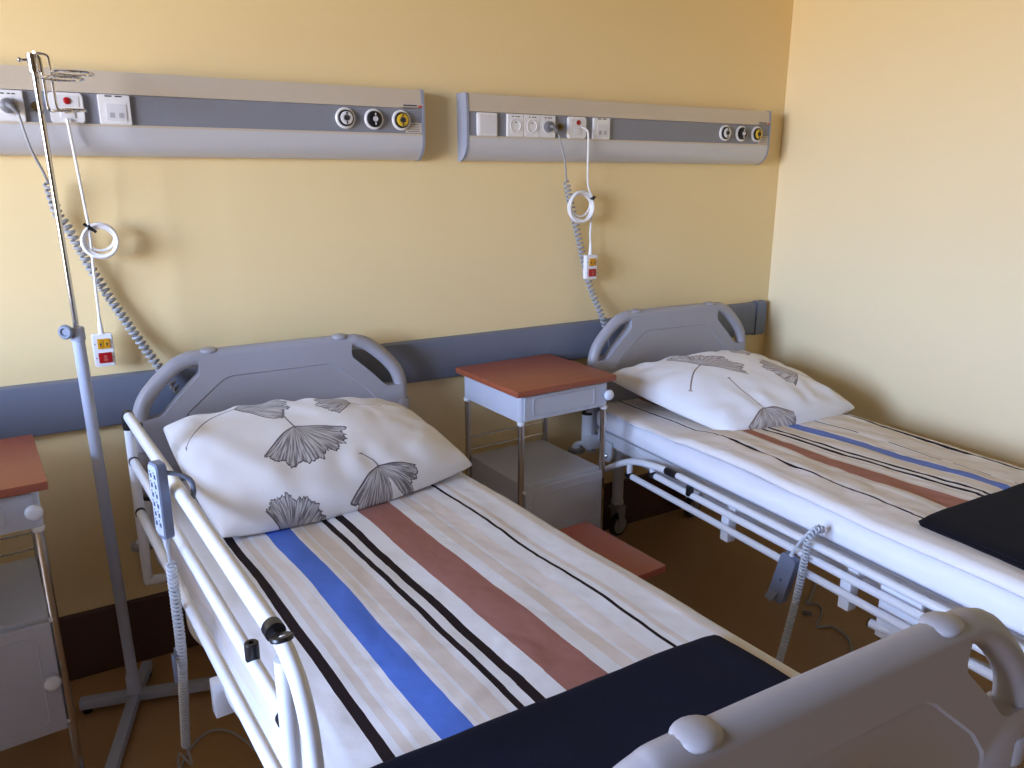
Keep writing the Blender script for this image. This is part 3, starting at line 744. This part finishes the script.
# ------------------------------------------------------------------ pillows
def pillow_fn(FL, FR, BL, BR, T, seed, up=.68, pin=(.05, .05, .05, .05)):
    FL, FR, BL, BR = (Vector(c) for c in (FL, FR, BL, BR))
    W = ((FR-FL).length+(BR-BL).length)/4; Dp = ((BL-FL).length+(BR-FR).length)/4
    def f(s, t, top):
        """s: -1 left..1 right, t: -1 front (foot side)..1 back"""
        x = (s*(1-(pin[0] if s < 0 else pin[1])*(1-t*t))+1)/2; y = (t*(1-(pin[2] if t < 0 else pin[3])*(1-s*s))+1)/2
        c = FL.lerp(FR, x).lerp(BL.lerp(BR, x), y)
        h = T*(max(0, (1-s*s)*(1-t*t)))**.38*(1 if top else .8)
        edge = 1-max(abs(s), abs(t))
        wr = .006*fbm(s*W, t*Dp, 8., seed)*min(1, edge*6)
        wr += .004*math.sin(s*W*52+3*noise.noise(Vector((s*2, t*2, seed))))*math.exp(-((abs(t)-.80)/.22)**2)*min(1, edge*9)
        wr += .004*math.sin(t*Dp*52+3*noise.noise(Vector((s*2, t*2, seed+5))))*math.exp(-((abs(s)-.85)/.18)**2)*min(1, edge*9)
        z = c.z+(h*up+wr if top else -h*(1-up))
        return Vector(P(c.x, c.y, z))
    return f
def pillow(loc, rz, f, W, Dp, m, label, floor_z):
    n, k = 120, 96; b = MB(); bm = b.bm
    def warp(a): return math.sin((a-.5)*PI)*.55+(a-.5)*2*.45
    K = .085; arc = lambda q, w: math.copysign(w*abs(q)+K*(1-max(0, 1-q*q)**.38), q)
    uvf = lambda a, c: (arc(warp(a), W), arc(warp(c), Dp))
    T_ = b.grid(lambda a, c: f(warp(a), warp(c), True), n, k, uvf)
    def bot(a, c):
        p = f(warp(a), warp(c), False); q = f(warp(a), warp(c), True); p.z = min(max(p.z, floor_z(warp(a), warp(c))), q.z); return p
    uv2 = lambda a, c: (arc(warp(a), W), -(Dp+K+(1+warp(c))*Dp))
    b.grid(bot, n, k, uv2)
    bmesh.ops.remove_doubles(bm, verts=bm.verts, dist=.0004)
    o = b.build('pillow', m, None, angle=75); o.location = loc; o.rotation_euler = (0, 0, math.radians(rz))
    return tag(o, label, 'pillow', 'leaf print pillows')
# leaves: apex x, y (metres on the pillow face), direction, size, seed, half spread, stem length, stem bend
R_ = math.radians
LEAF_L = [(-.111, -.038, R_(-83), .162, 1.3, 1.12, .62, .22, .1), (.069, -.262, R_(-80), .140, 4.7, 1.16, .42, -1.2, .62), (-.250, -.396, R_(58), .118, 8.2, 1.2, .15, .1, .08),
          (-.240, .165, R_(-4), .175, 11.9, .95, 1.15, -.55, 0.), (.142, .080, R_(164), .130, 15.4, 1.12, .90, -.12, 0.)]
LEAF_R = [(-.150, .055, R_(24), .170, 2.2, 1.32, 1.40, -.05, 0.), (.240, -.112, R_(154), .150, 5.8, 1.0, .75, .1, 0.), (-.178, -.262, R_(-88), .158, 9.1, 1.2, 1.20, .16, .2), (.295, .172, R_(165), .15, 13.3, .9, .2, 0., 0.)]
fL = pillow_fn((-.362, .590, .730), (.432, .545, .745), (-.392, .075, .893), (.43, .06, .80), .205, 3., .68, (-.03, .04, -.15, .03))
M['pillowL'] = pillow_mat('leaf_print_cotton', LEAF_L)
pillow((.612, 2.58, 0), 3.7, fL, .42, .27, 'pillowL', 'plump white pillow with dark grey ginkgo leaf print on the left bed', lambda s, t: .712)
fR = pillow_fn((-.212, .640, .706), (.420, .662, .731), (-.392, .06, .822), (.42, .06, .815), .20, 8., .62, (0, .05, -.06, .03))
M['pillowR'] = pillow_mat('leaf_print_cotton_warm', LEAF_R, (108, 86, 76))
pillow((2.35, 2.55, 0), -2.8, fR, .38, .27, 'pillowR', 'plump cream pillow with brown ginkgo leaf print on the right bed', lambda s, t: .694)

# ------------------------------------------------------------------ folded blankets
def blanket(loc, rz, u0, u1, v0, v1, zb, gap, label, m, skew, seed):
    """a cloth folded once; the fold is the edge nearest the pillow"""
    path = [(v1, zb+.004), (v0+.02, zb+.004)]+[(v0+.02-gap*.5*1.3*math.sin(math.radians(a)), zb+.004+gap/2-gap/2*math.cos(math.radians(a))) for a in range(15, 180, 15)]+[(v0+.02, zb+.004+gap), (v1, zb+.004+gap)]
    n, k = 130, 90; pts, L = resample(path, n)
    def f(a, c):
        v, z = pts[round(a*n)]; u = u0+(u1-u0)*c
        top = z > zb+.004+gap*.7
        dz = .003*fbm(u, v, 6., seed)+.002 if top else 0
        e = max(0, 1-min(u-u0, u1-u)/.05)
        dz -= (gap*.45*e*e if top else 0)
        return Vector(P(u+.006*noise.noise(Vector((v*4, z*30, seed))), v+skew*c+.008*noise.noise(Vector((u*3, 1, seed))), z+dz))
    b = MB(); b.grid(f, n, k)
    o = b.build('folded_blanket', m, None, angle=180); o.location = loc; o.rotation_euler = (0, 0, math.radians(rz))
    sm = o.modifiers.new('thickness', 'SOLIDIFY'); sm.thickness = .009; sm.offset = 0
    bv = o.modifiers.new('soft_edge', 'BEVEL'); bv.width = .003; bv.segments = 2; bv.limit_method = 'ANGLE'
    tag(o, label, 'blanket', 'folded blankets')
blanket((.612, 2.58, 0), 3.7, -.42, .36, 1.555, 2.06, .712, .018, 'dark navy blanket folded at the foot of the left bed behind the grey footboard', 'navy', .055, 5.)
blanket((2.35, 2.55, 0), -2.8, -.345, .42, 1.475, 2.04, .724, .018, 'black blanket folded across the foot of the right bed at the photo edge', 'black_fleece', -.02, 11.)

# ------------------------------------------------------------------ bed hand controls
def hand_control(parent_name, label, origin, body, cord, face_marks):
    pass
# left: hooked over the raised rail, keypad facing the room
def bedpt(loc, rz, u, v, z):
    a = math.radians(rz); return Vector((loc[0]+u*math.cos(a)+v*math.sin(a), loc[1]+u*math.sin(a)-v*math.cos(a), z))
BL = ((.612, 2.58), 3.7); BRt = ((2.35, 2.55), -2.8)
LC = bedpt(*BL, -.545, .925, 1.002)
t = thing('hand_control', 'pale grey bed remote hooked over the raised white rail of the left bed', 'remote control', LC, 0, 'bed hand controls')
HR = Matrix.Rotation(math.radians(16), 3, 'Z')
def H(p): return tuple(HR @ Vector(p))
b = MB(); b.prism(rrect(.046, .165, .012, 5, 0, 0), -.008, .010, lambda a, z, d: H((d, a, z))); bo = b.build('control_body', 'ctrl', t)
b = MB(); b.prism(rrect(.040, .152, .009, 5, 0, .002), -.0082, -.0105, lambda a, z, d: H((d, a, z))); kp = b.build('keypad', 'ctrl_l', bo)
b = MB()
for r_ in range(6):
    for s_ in (-1, 1):
        b.box(H((-.0108, s_*.009, .055-r_*.021)), (.001, .007, .009), rot=HR); b.box(H((-.0108, s_*.009+.004, .063-r_*.021)), (.001, .003, .003), rot=HR)
b.build('key_symbols', 'ctrl_d', kp)
b = MB(); b.tube(smooth_path([H((.006, 0, .062)), (.018, -.012, .060), (.040, -.014, .052), (.058, -.014, .036), (.062, -.014, .014), (.058, -.014, -.004)], 6), .0050, 8); b.build('hook', 'ctrl', bo)
b = MB(); b.lathe((0, 0, -.081), (0, 0, -1), [(.008, 0), (.007, .012), (.005, .026), (0, .026)], 10); b.tube(smooth_path([(0, 0, -.10), (.001, .002, -.125), (.004, .006, -.145), (.010, .012, -.152)], 5), .0034, 8); b.build('cord', 'cord_light', t)
b = MB(); b.tube(helix(smooth_path([(.004, .008, -.150), (.006, .038, -.26), (.008, .078, -.40), (.006, .160, -.59), (.004, .245, -.775)], 6), .0088, 58, 10), .0032, 6); b.build('coiled_cord', 'cord_light', t)
def W(x, y, z): return tuple(Vector((x, y, z))-LC)
b = MB(); b.tube(smooth_path([(.004, .245, -.775), (.012, .25, -.84), W(.125, 2.06, .06), W(.112, 2.02, .012), W(.085, 2.0, .006), W(.06, 1.96, .006)], 8), .0034, 8)
b.tube(smooth_path([W(.10, 2.00, .006), W(.125, 2.07, .006), W(.17, 2.147, .006), W(.222, 2.184, .006), W(.266, 2.165, .006), W(.299, 2.11, .006), W(.33, 2.02, .006)], 8), .0034, 8); b.build('floor_cord', 'cord_grey', t)
b = MB(); b.box((-.010, .078, -.44), (.008, .012, .070), bev=.002); b.cyl((-.006, .085, -.405), (.012, .085, -.405), .012, 10); b.build('cord_clip', 'ctrl', t)

# right: hung over the folded rail, back with its hook facing the room
o0 = bedpt(*BRt, -.525, 1.245, .595)
t = thing('hand_control', 'dark grey bed remote hanging upside down from the folded rail of the right bed', 'remote control', o0, -2.8, 'bed hand controls')
tilt = Matrix.Rotation(math.radians(14), 3, 'X')
def TT(p): return tuple(tilt @ Vector(p)+Vector((-.008, .034, -.112)))
b = MB(); b.prism(rrect(.056, .168, .014, 5), -.011, .012, lambda a, z, d: TT((d, a, z))); bo = b.build('control_body', 'ctrl', t)
b = MB(); b.prism([(-.052, -.011), (-.052, -.017), (-.070, -.030), (-.080, -.032), (-.082, -.027), (-.072, -.024), (-.062, -.011)], -.016, .012, lambda z, d, a: TT((d, a+.008, z))); b.build('hook', 'ctrl', bo)
b = MB(); b.lathe(TT((-.0112, 0, -.005)), (-1, 0, 0), [(.004, 0), (.004, .001), (0, .001)], 10); b.build('screw_cap', 'ctrl_d', bo)
b = MB(); b.tube(smooth_path([TT((0, 0, .082)), TT((0, 0, .100)), (-.004, -.012, .030), (.004, -.034, .068), (.022, -.038, .080)], 6), [.008]*3+[.0055]*3+[.0042]*19, 8); b.build('cord', 'cord_light', t)
b = MB(); b.tube(helix(smooth_path([(.052, -.030, .050), (.040, -.036, .068), (.012, -.038, .066), (-.006, -.037, .04), (-.008, -.034, -.01), (-.006, -.022, -.12), (-.004, -.002, -.25), (0, .026, -.40), (.01, .05, -.48)], 6), .0088, 56, 10), .0032, 6); b.build('coiled_cord', 'cord_light', t)
b = MB(); b.tube(smooth_path([(.01, .05, -.48), (.03, .055, -.55), (.09, .02, -.588), (.2, -.04, -.589)], 6), .0036, 8); b.build('floor_cord', 'cord_grey', t)

# thin cable lying on the floor under the right bed
t = thing('floor_cable', 'thin grey cable curling over the floor beneath the right bed', 'cable', (2.33, 1.65, 0))
o0 = Vector((2.33, 1.65, 0)); pts = [(2.56, 1.83, .006), (2.45, 1.765, .006), (2.395, 1.745, .006), (2.43, 1.72, .006), (2.395, 1.67, .006), (2.295, 1.615, .006), (2.345, 1.585, .006), (2.325, 1.50, .006), (2.26, 1.44, .006)]
b = MB(); b.tube(smooth_path([Vector(p)-o0 for p in pts], 8), .0042, 8); b.build('cable_run', 'cord_grey', t)
b = MB(); b.lathe((-.005, .055, .010), (.6, -.8, 0), [(.006, 0), (.009, .004), (.009, .022), (.005, .034), (0, .034)], 10); b.build('cable_plug', 'grey_pl', t)

# ------------------------------------------------------------------ IV stand
t = thing('infusion_stand', 'tall metal drip stand with chrome upper pole at the left bedside', 'drip stand', (.047, 2.45, 0))
b = MB(); zl = .033
ends = [(-.155, .040, 0), (.052, .155, 0), (.340, -.100, 0), (-.125, -.440, 0)]
for ex, ey, _ in ends:
    d = Vector((ex, ey, 0)); L_ = d.length; a = math.atan2(ey, ex); R = Matrix.Rotation(a, 3, 'Z')
    b.box(tuple(d*.5+Vector((0, 0, zl))), (L_, .032, .030), rot=R, bev=.003)
base = b.build('cross_base', 'stand', t)
for ex, ey, _ in ends:
    d = Vector((ex, ey, 0)); d = d*(1-.018/d.length)
    b = MB(); b.lathe((d.x, d.y, 0), (0, 0, 1), [(.013, 0), (.015, .003), (.013, .018), (0, .018)], 12); b.build('foot_pad', 'black', base)
b = MB(); b.lathe((0, 0, .035), (0, 0, 1), [(.022, 0), (.022, .07), (.019, .075), (0, .075)], 18); b.cyl((0, 0, .05), (-.012, 0, 1.20), .0165, 18)
b.lathe((-.012, 0, 1.195), (0, 0, 1), [(.0175, 0), (.0195, .004), (.0195, .036), (.017, .040), (.010, .040)], 18); b.build('lower_tube', 'stand', t)
b = MB(); b.cyl((-.012, 0, 1.20), (-.021, 0, 1.93), .0078, 16); b.build('upper_pole', 'chrome', t)
b = MB(); b.lathe((-.036, -.012, 1.226), (-.55, -.83, 0), [(.008, -.012), (.008, 0), (.018, 0), (.0205, .004), (.0205, .010), (.017, .014), (.012, .014), (.009, .009), (0, .009)], 18); b.tube([(-.012, 0, 1.226), (-.036, -.012, 1.226)], .006, 10); b.build('clamp_knob', 'knobg', t)
x0, z0 = -.024, 1.935
b = MB(); b.cyl((x0+.004, 0, z0-.034), (x0+.003, 0, z0+.010), .0145, 18); b.tube([(x0, 0, z0-.004), (x0-.024, -.004, z0-.006)], .0032, 10); b.ell((x0-.026, -.004, z0-.006), (.006, .006, .006), 10, 8); b.build('hook_collar', 'chrome', t)
def hook(xa, ya, dz_, xr, yr, zr, r_, xl, yl, rl):
    w = .0033
    b = MB()
    b.tube(smooth_path([(x0+.008, 0, z0+.012+dz_), (x0+.016, ya*.6, z0+.012+dz_), (xa-.006, ya, z0+.010+dz_), (xa, ya, z0-.004+dz_), (xa+.001, ya, z0-.06), (xa+.002, ya, z0-.112+dz_), (xa+.008, ya, z0-.124+dz_), (xl-rl*.7, ya, z0-.124+dz_)], 6), w, 8)
    b.tube([(xl+rl*math.cos(a), yl+rl*math.sin(a), z0-.124+dz_) for a in [math.radians(160+k*12) for k in range(24)]], w, 8)
    b.tube([(xr+r_*math.cos(a), yr+r_*math.sin(a), zr) for a in [2*PI*k/28 for k in range(28)]], w, 8, closed=True)
    return b.build('bottle_hook', 'chrome', t)
hook(-.004, -.016, -.004, .040, -.014, 1.888, .048, .030, -.016, .025)
hook(.016, .016, .002, .066, .018, 1.906, .050, .058, .016, .027)

# ------------------------------------------------------------------ bedside cabinets
def cabinet(loc, rz, label, knob_right, door_knob):
    t = thing('bedside_cabinet', label, 'bedside cabinet', loc, rz, 'bedside cabinets')
    W, Dp, ZT = .450, .440, .92
    b = MB(); b.box((0, 0, ZT-.011), (W, Dp, .022), bev=.0025); b.build('table_top', 'wood', t)
    # drawer box open shell
    bw, bd = .408, .404
    b = MB(); b.prism(rrect(bw, bd, .020, 5), .800, .896, lambda x, y, z: (x, y, z)); dr = b.build('drawer_box', 'cab', t)
    yf = -bd/2
    b = MB(); fr = rrect(bw-.034, .090, .010, 4, 0, .848); pn = rrect(bw-.130, .062, .014, 5, -.012, .850)
    b.prism(fr, yf, yf-.006, lambda x, z, d: (x, d, z)); b.build('drawer_front', 'cab', dr)
    b = MB(); pts = [(x, yf-.0060, z) for x, z in pn]; b.tube(pts, .0022, 6, closed=True); b.build('drawer_moulding', 'cab', dr)
    b = MB(); kx = bw/2-.018; b.lathe((kx, yf-.004, .848), (0, -1, 0), [(.009, 0), (.008, .008), (.015, .010), (.0195, .014), (.0205, .019), (.018, .025), (.011, .029), (0, .030)], 20); b.build('drawer_knob', 'enamel', dr)
    # chrome legs
    lx, ly = bw/2-.014, bd/2-.012
    for sx in (-1, 1):
        for sy in (-1, 1):
            b = MB(); b.cyl((sx*lx, sy*ly, .015), (sx*lx, sy*ly, .80), .0115, 16); lg = b.build('leg', 'chrome_dull', t)
            b = MB(); b.lathe((sx*lx, sy*ly, .785), (0, 0, 1), [(.0122, 0), (.0145, .004), (.0145, .015)], 16); b.build('leg_collar', 'white_pl', lg)
            b = MB(); b.lathe((sx*lx, sy*ly, 0), (0, 0, 1), [(.014, 0), (.016, .004), (.014, .018), (0, .018)], 14); b.build('foot_cap', 'grey_pl', lg)
    for z in (.632, .580):
        b = MB(); b.cyl((-lx, ly, z), (lx, ly, z), .0032, 10); b.build('back_wire', 'chrome_dull', t)
    # lower cupboard
    cw, cd, z0_, z1_ = bw-.046, bd-.012, .215, .552
    b = MB(); b.box((0, .006, (z0_+z1_)/2), (cw, cd, z1_-z0_), bev=.006); cb = b.build('cupboard', 'cab', t)
    b = MB()
    for y in (-.075, .085): b.tube([(-cw/2-.0005, .006+y+a, .445+c_) for a, c_ in rrect(.075, .024, .010, 4)], .0018, 6, closed=True)
    b.build('side_embossing', 'cab', cb)
    y = .006-cd/2
    b = MB(); b.box((0, y-.010, (z0_+z1_)/2-.004), (cw-.002, .016, z1_-z0_-.018), bev=.004); do = b.build('door', 'cab', t)
    b = MB(); b.tube([(x, y-.0182, z) for x, z in rrect(cw-.075, z1_-z0_-.075, .022, 5, 0, (z0_+z1_)/2-.004)], .0022, 6, closed=True); b.build('door_moulding', 'cab', do)
    kx = (cw/2-.018)*(1 if door_knob > 0 else -1)
    if door_knob > 0:
        b = MB(); b.lathe((kx, y-.016, .375), (0, -1, 0), [(.009, 0), (.008, .008), (.015, .010), (.0195, .014), (.0205, .019), (.018, .025), (.011, .029), (0, .030)], 20); b.build('door_knob', 'enamel', do)
    else:
        b = MB(); b.lathe((-cw/2-.004, y-.010, .530), (0, -1, 0), [(.006, 0), (.006, .008), (.004, .011), (0, .011)], 12); b.build('door_catch', 'white_pl', do)
    hx = cw/2+.004 if door_knob < 0 else -cw/2-.004
    for z in ((.485, .405) if door_knob < 0 else (.50, .27)):
        b = MB(); b.box((hx, y-.008, z), (.010, .014, .050 if z > .45 else .018), bev=.002); b.build('hinge', 'brass', do)
    if door_knob > 0:
        for z in (.540, .235):
            b = MB(); b.box((cw/2+.004, y-.004, z), (.014, .014, .012), bev=.003); b.build('door_clip', 'white_pl', cb)
    return t
cabinet((-.322, 2.298, 0), 4.4, 'grey metal bedside cabinet with wood top left of the metal pole', 1, 1)
cabinet((1.542, 2.425, 0), 2.6, 'grey metal bedside cabinet with chrome legs and wood top standing between the two beds', 1, -1)

# ------------------------------------------------------------------ the neighbouring bed left of the left cabinet
B3 = bed_base('hospital bed beyond the left cabinet, nearest the window', (-1.13, 2.56, 0), 0, 0, 0, 2.10, (-.03, 0, 0))
mattress((-1.13, 2.56, 0), 0, 'white sheeted mattress on the bed nearest the window', .70, -.43, .43, 5.)

for q in range(3):  # unseen duvet-shaped stack, added to keep window light off the left cabinet
    b = MB()
    for k in range(3):
        z0_ = .704+.165*q+.053*k
        b.grid(lambda a, c: Vector(P(-.43+.86*a, .22+1.10*c, z0_+.050*(1-abs(2*c-1)**6)*(1-abs(2*a-1)**10)+.002*fbm(a, c, 5., k+q))), 40, 40, lambda a, c: (-.42+.84*a, c))
        b.grid(lambda a, c: Vector(P(-.43+.86*a, .22+1.10*c, z0_+.002*fbm(a, c, 5., k+q))), 40, 40, lambda a, c: (-.42+.84*a, c))
    bmesh.ops.remove_doubles(b.bm, verts=b.bm.verts, dist=.0005)
    o = b.build('added_light_block', 'stripesL', None, angle=60); o.location = (-1.13, 2.56, 0)
    tag(o, ('lowest', 'middle', 'topmost')[q]+' unseen duvet-shaped block added to shade the left cabinet, on the bed nearest the window', 'light blocker', 'added light blockers')

# ------------------------------------------------------------------ light and camera
w = D.worlds.new('daylight'); scene.world = w; w.use_nodes = True
t = NT(w.node_tree); bg = w.node_tree.nodes['Background']
tc = t.n('ShaderNodeTexCoord'); sp = t.n('ShaderNodeSeparateXYZ'); t.link(tc.outputs['Generated'], sp.inputs[0])
f = t.math('MULTIPLY', t.math('ADD', sp.outputs['Z'], .02), 12., clamp=True)
t.link(t.mix(f, (.68, .56, .40, 1), (.67, .88, 1.38, 1)), bg.inputs['Color']); bg.inputs['Strength'].default_value = 33.
ld = D.lights.new('window_daylight', 'AREA'); ld.shape = 'RECTANGLE'; ld.size = WZ1-WZ0; ld.size_y = WY1-WY0; ld.cycles.is_portal = True
lo = D.objects.new('window_daylight', ld); COL.objects.link(lo); lo.location = (XL-.21, (WY0+WY1)/2, (WZ0+WZ1)/2)
lo.rotation_euler = (0, math.radians(-90), 0)

cam = D.cameras.new('camera'); co = D.objects.new('camera', cam); COL.objects.link(co)
co.location = (0, 0, 1.64); co.rotation_euler = (math.radians(90-15.04), 0, math.radians(-30.72))
cam.sensor_fit = 'HORIZONTAL'; cam.sensor_width = 36; cam.lens = 769/1024*36; cam.clip_start = .02
scene.camera = co
scene.view_settings.view_transform = 'Standard'; scene.view_settings.look = 'None'
scene.view_settings.gamma = 1; scene.view_settings.use_curve_mapping = False
scene.view_settings.exposure = .12
scene.cycles.use_denoising = True
scene.cycles.max_bounces = 10; scene.cycles.diffuse_bounces = 6
scene.cycles.sample_clamp_indirect = 6
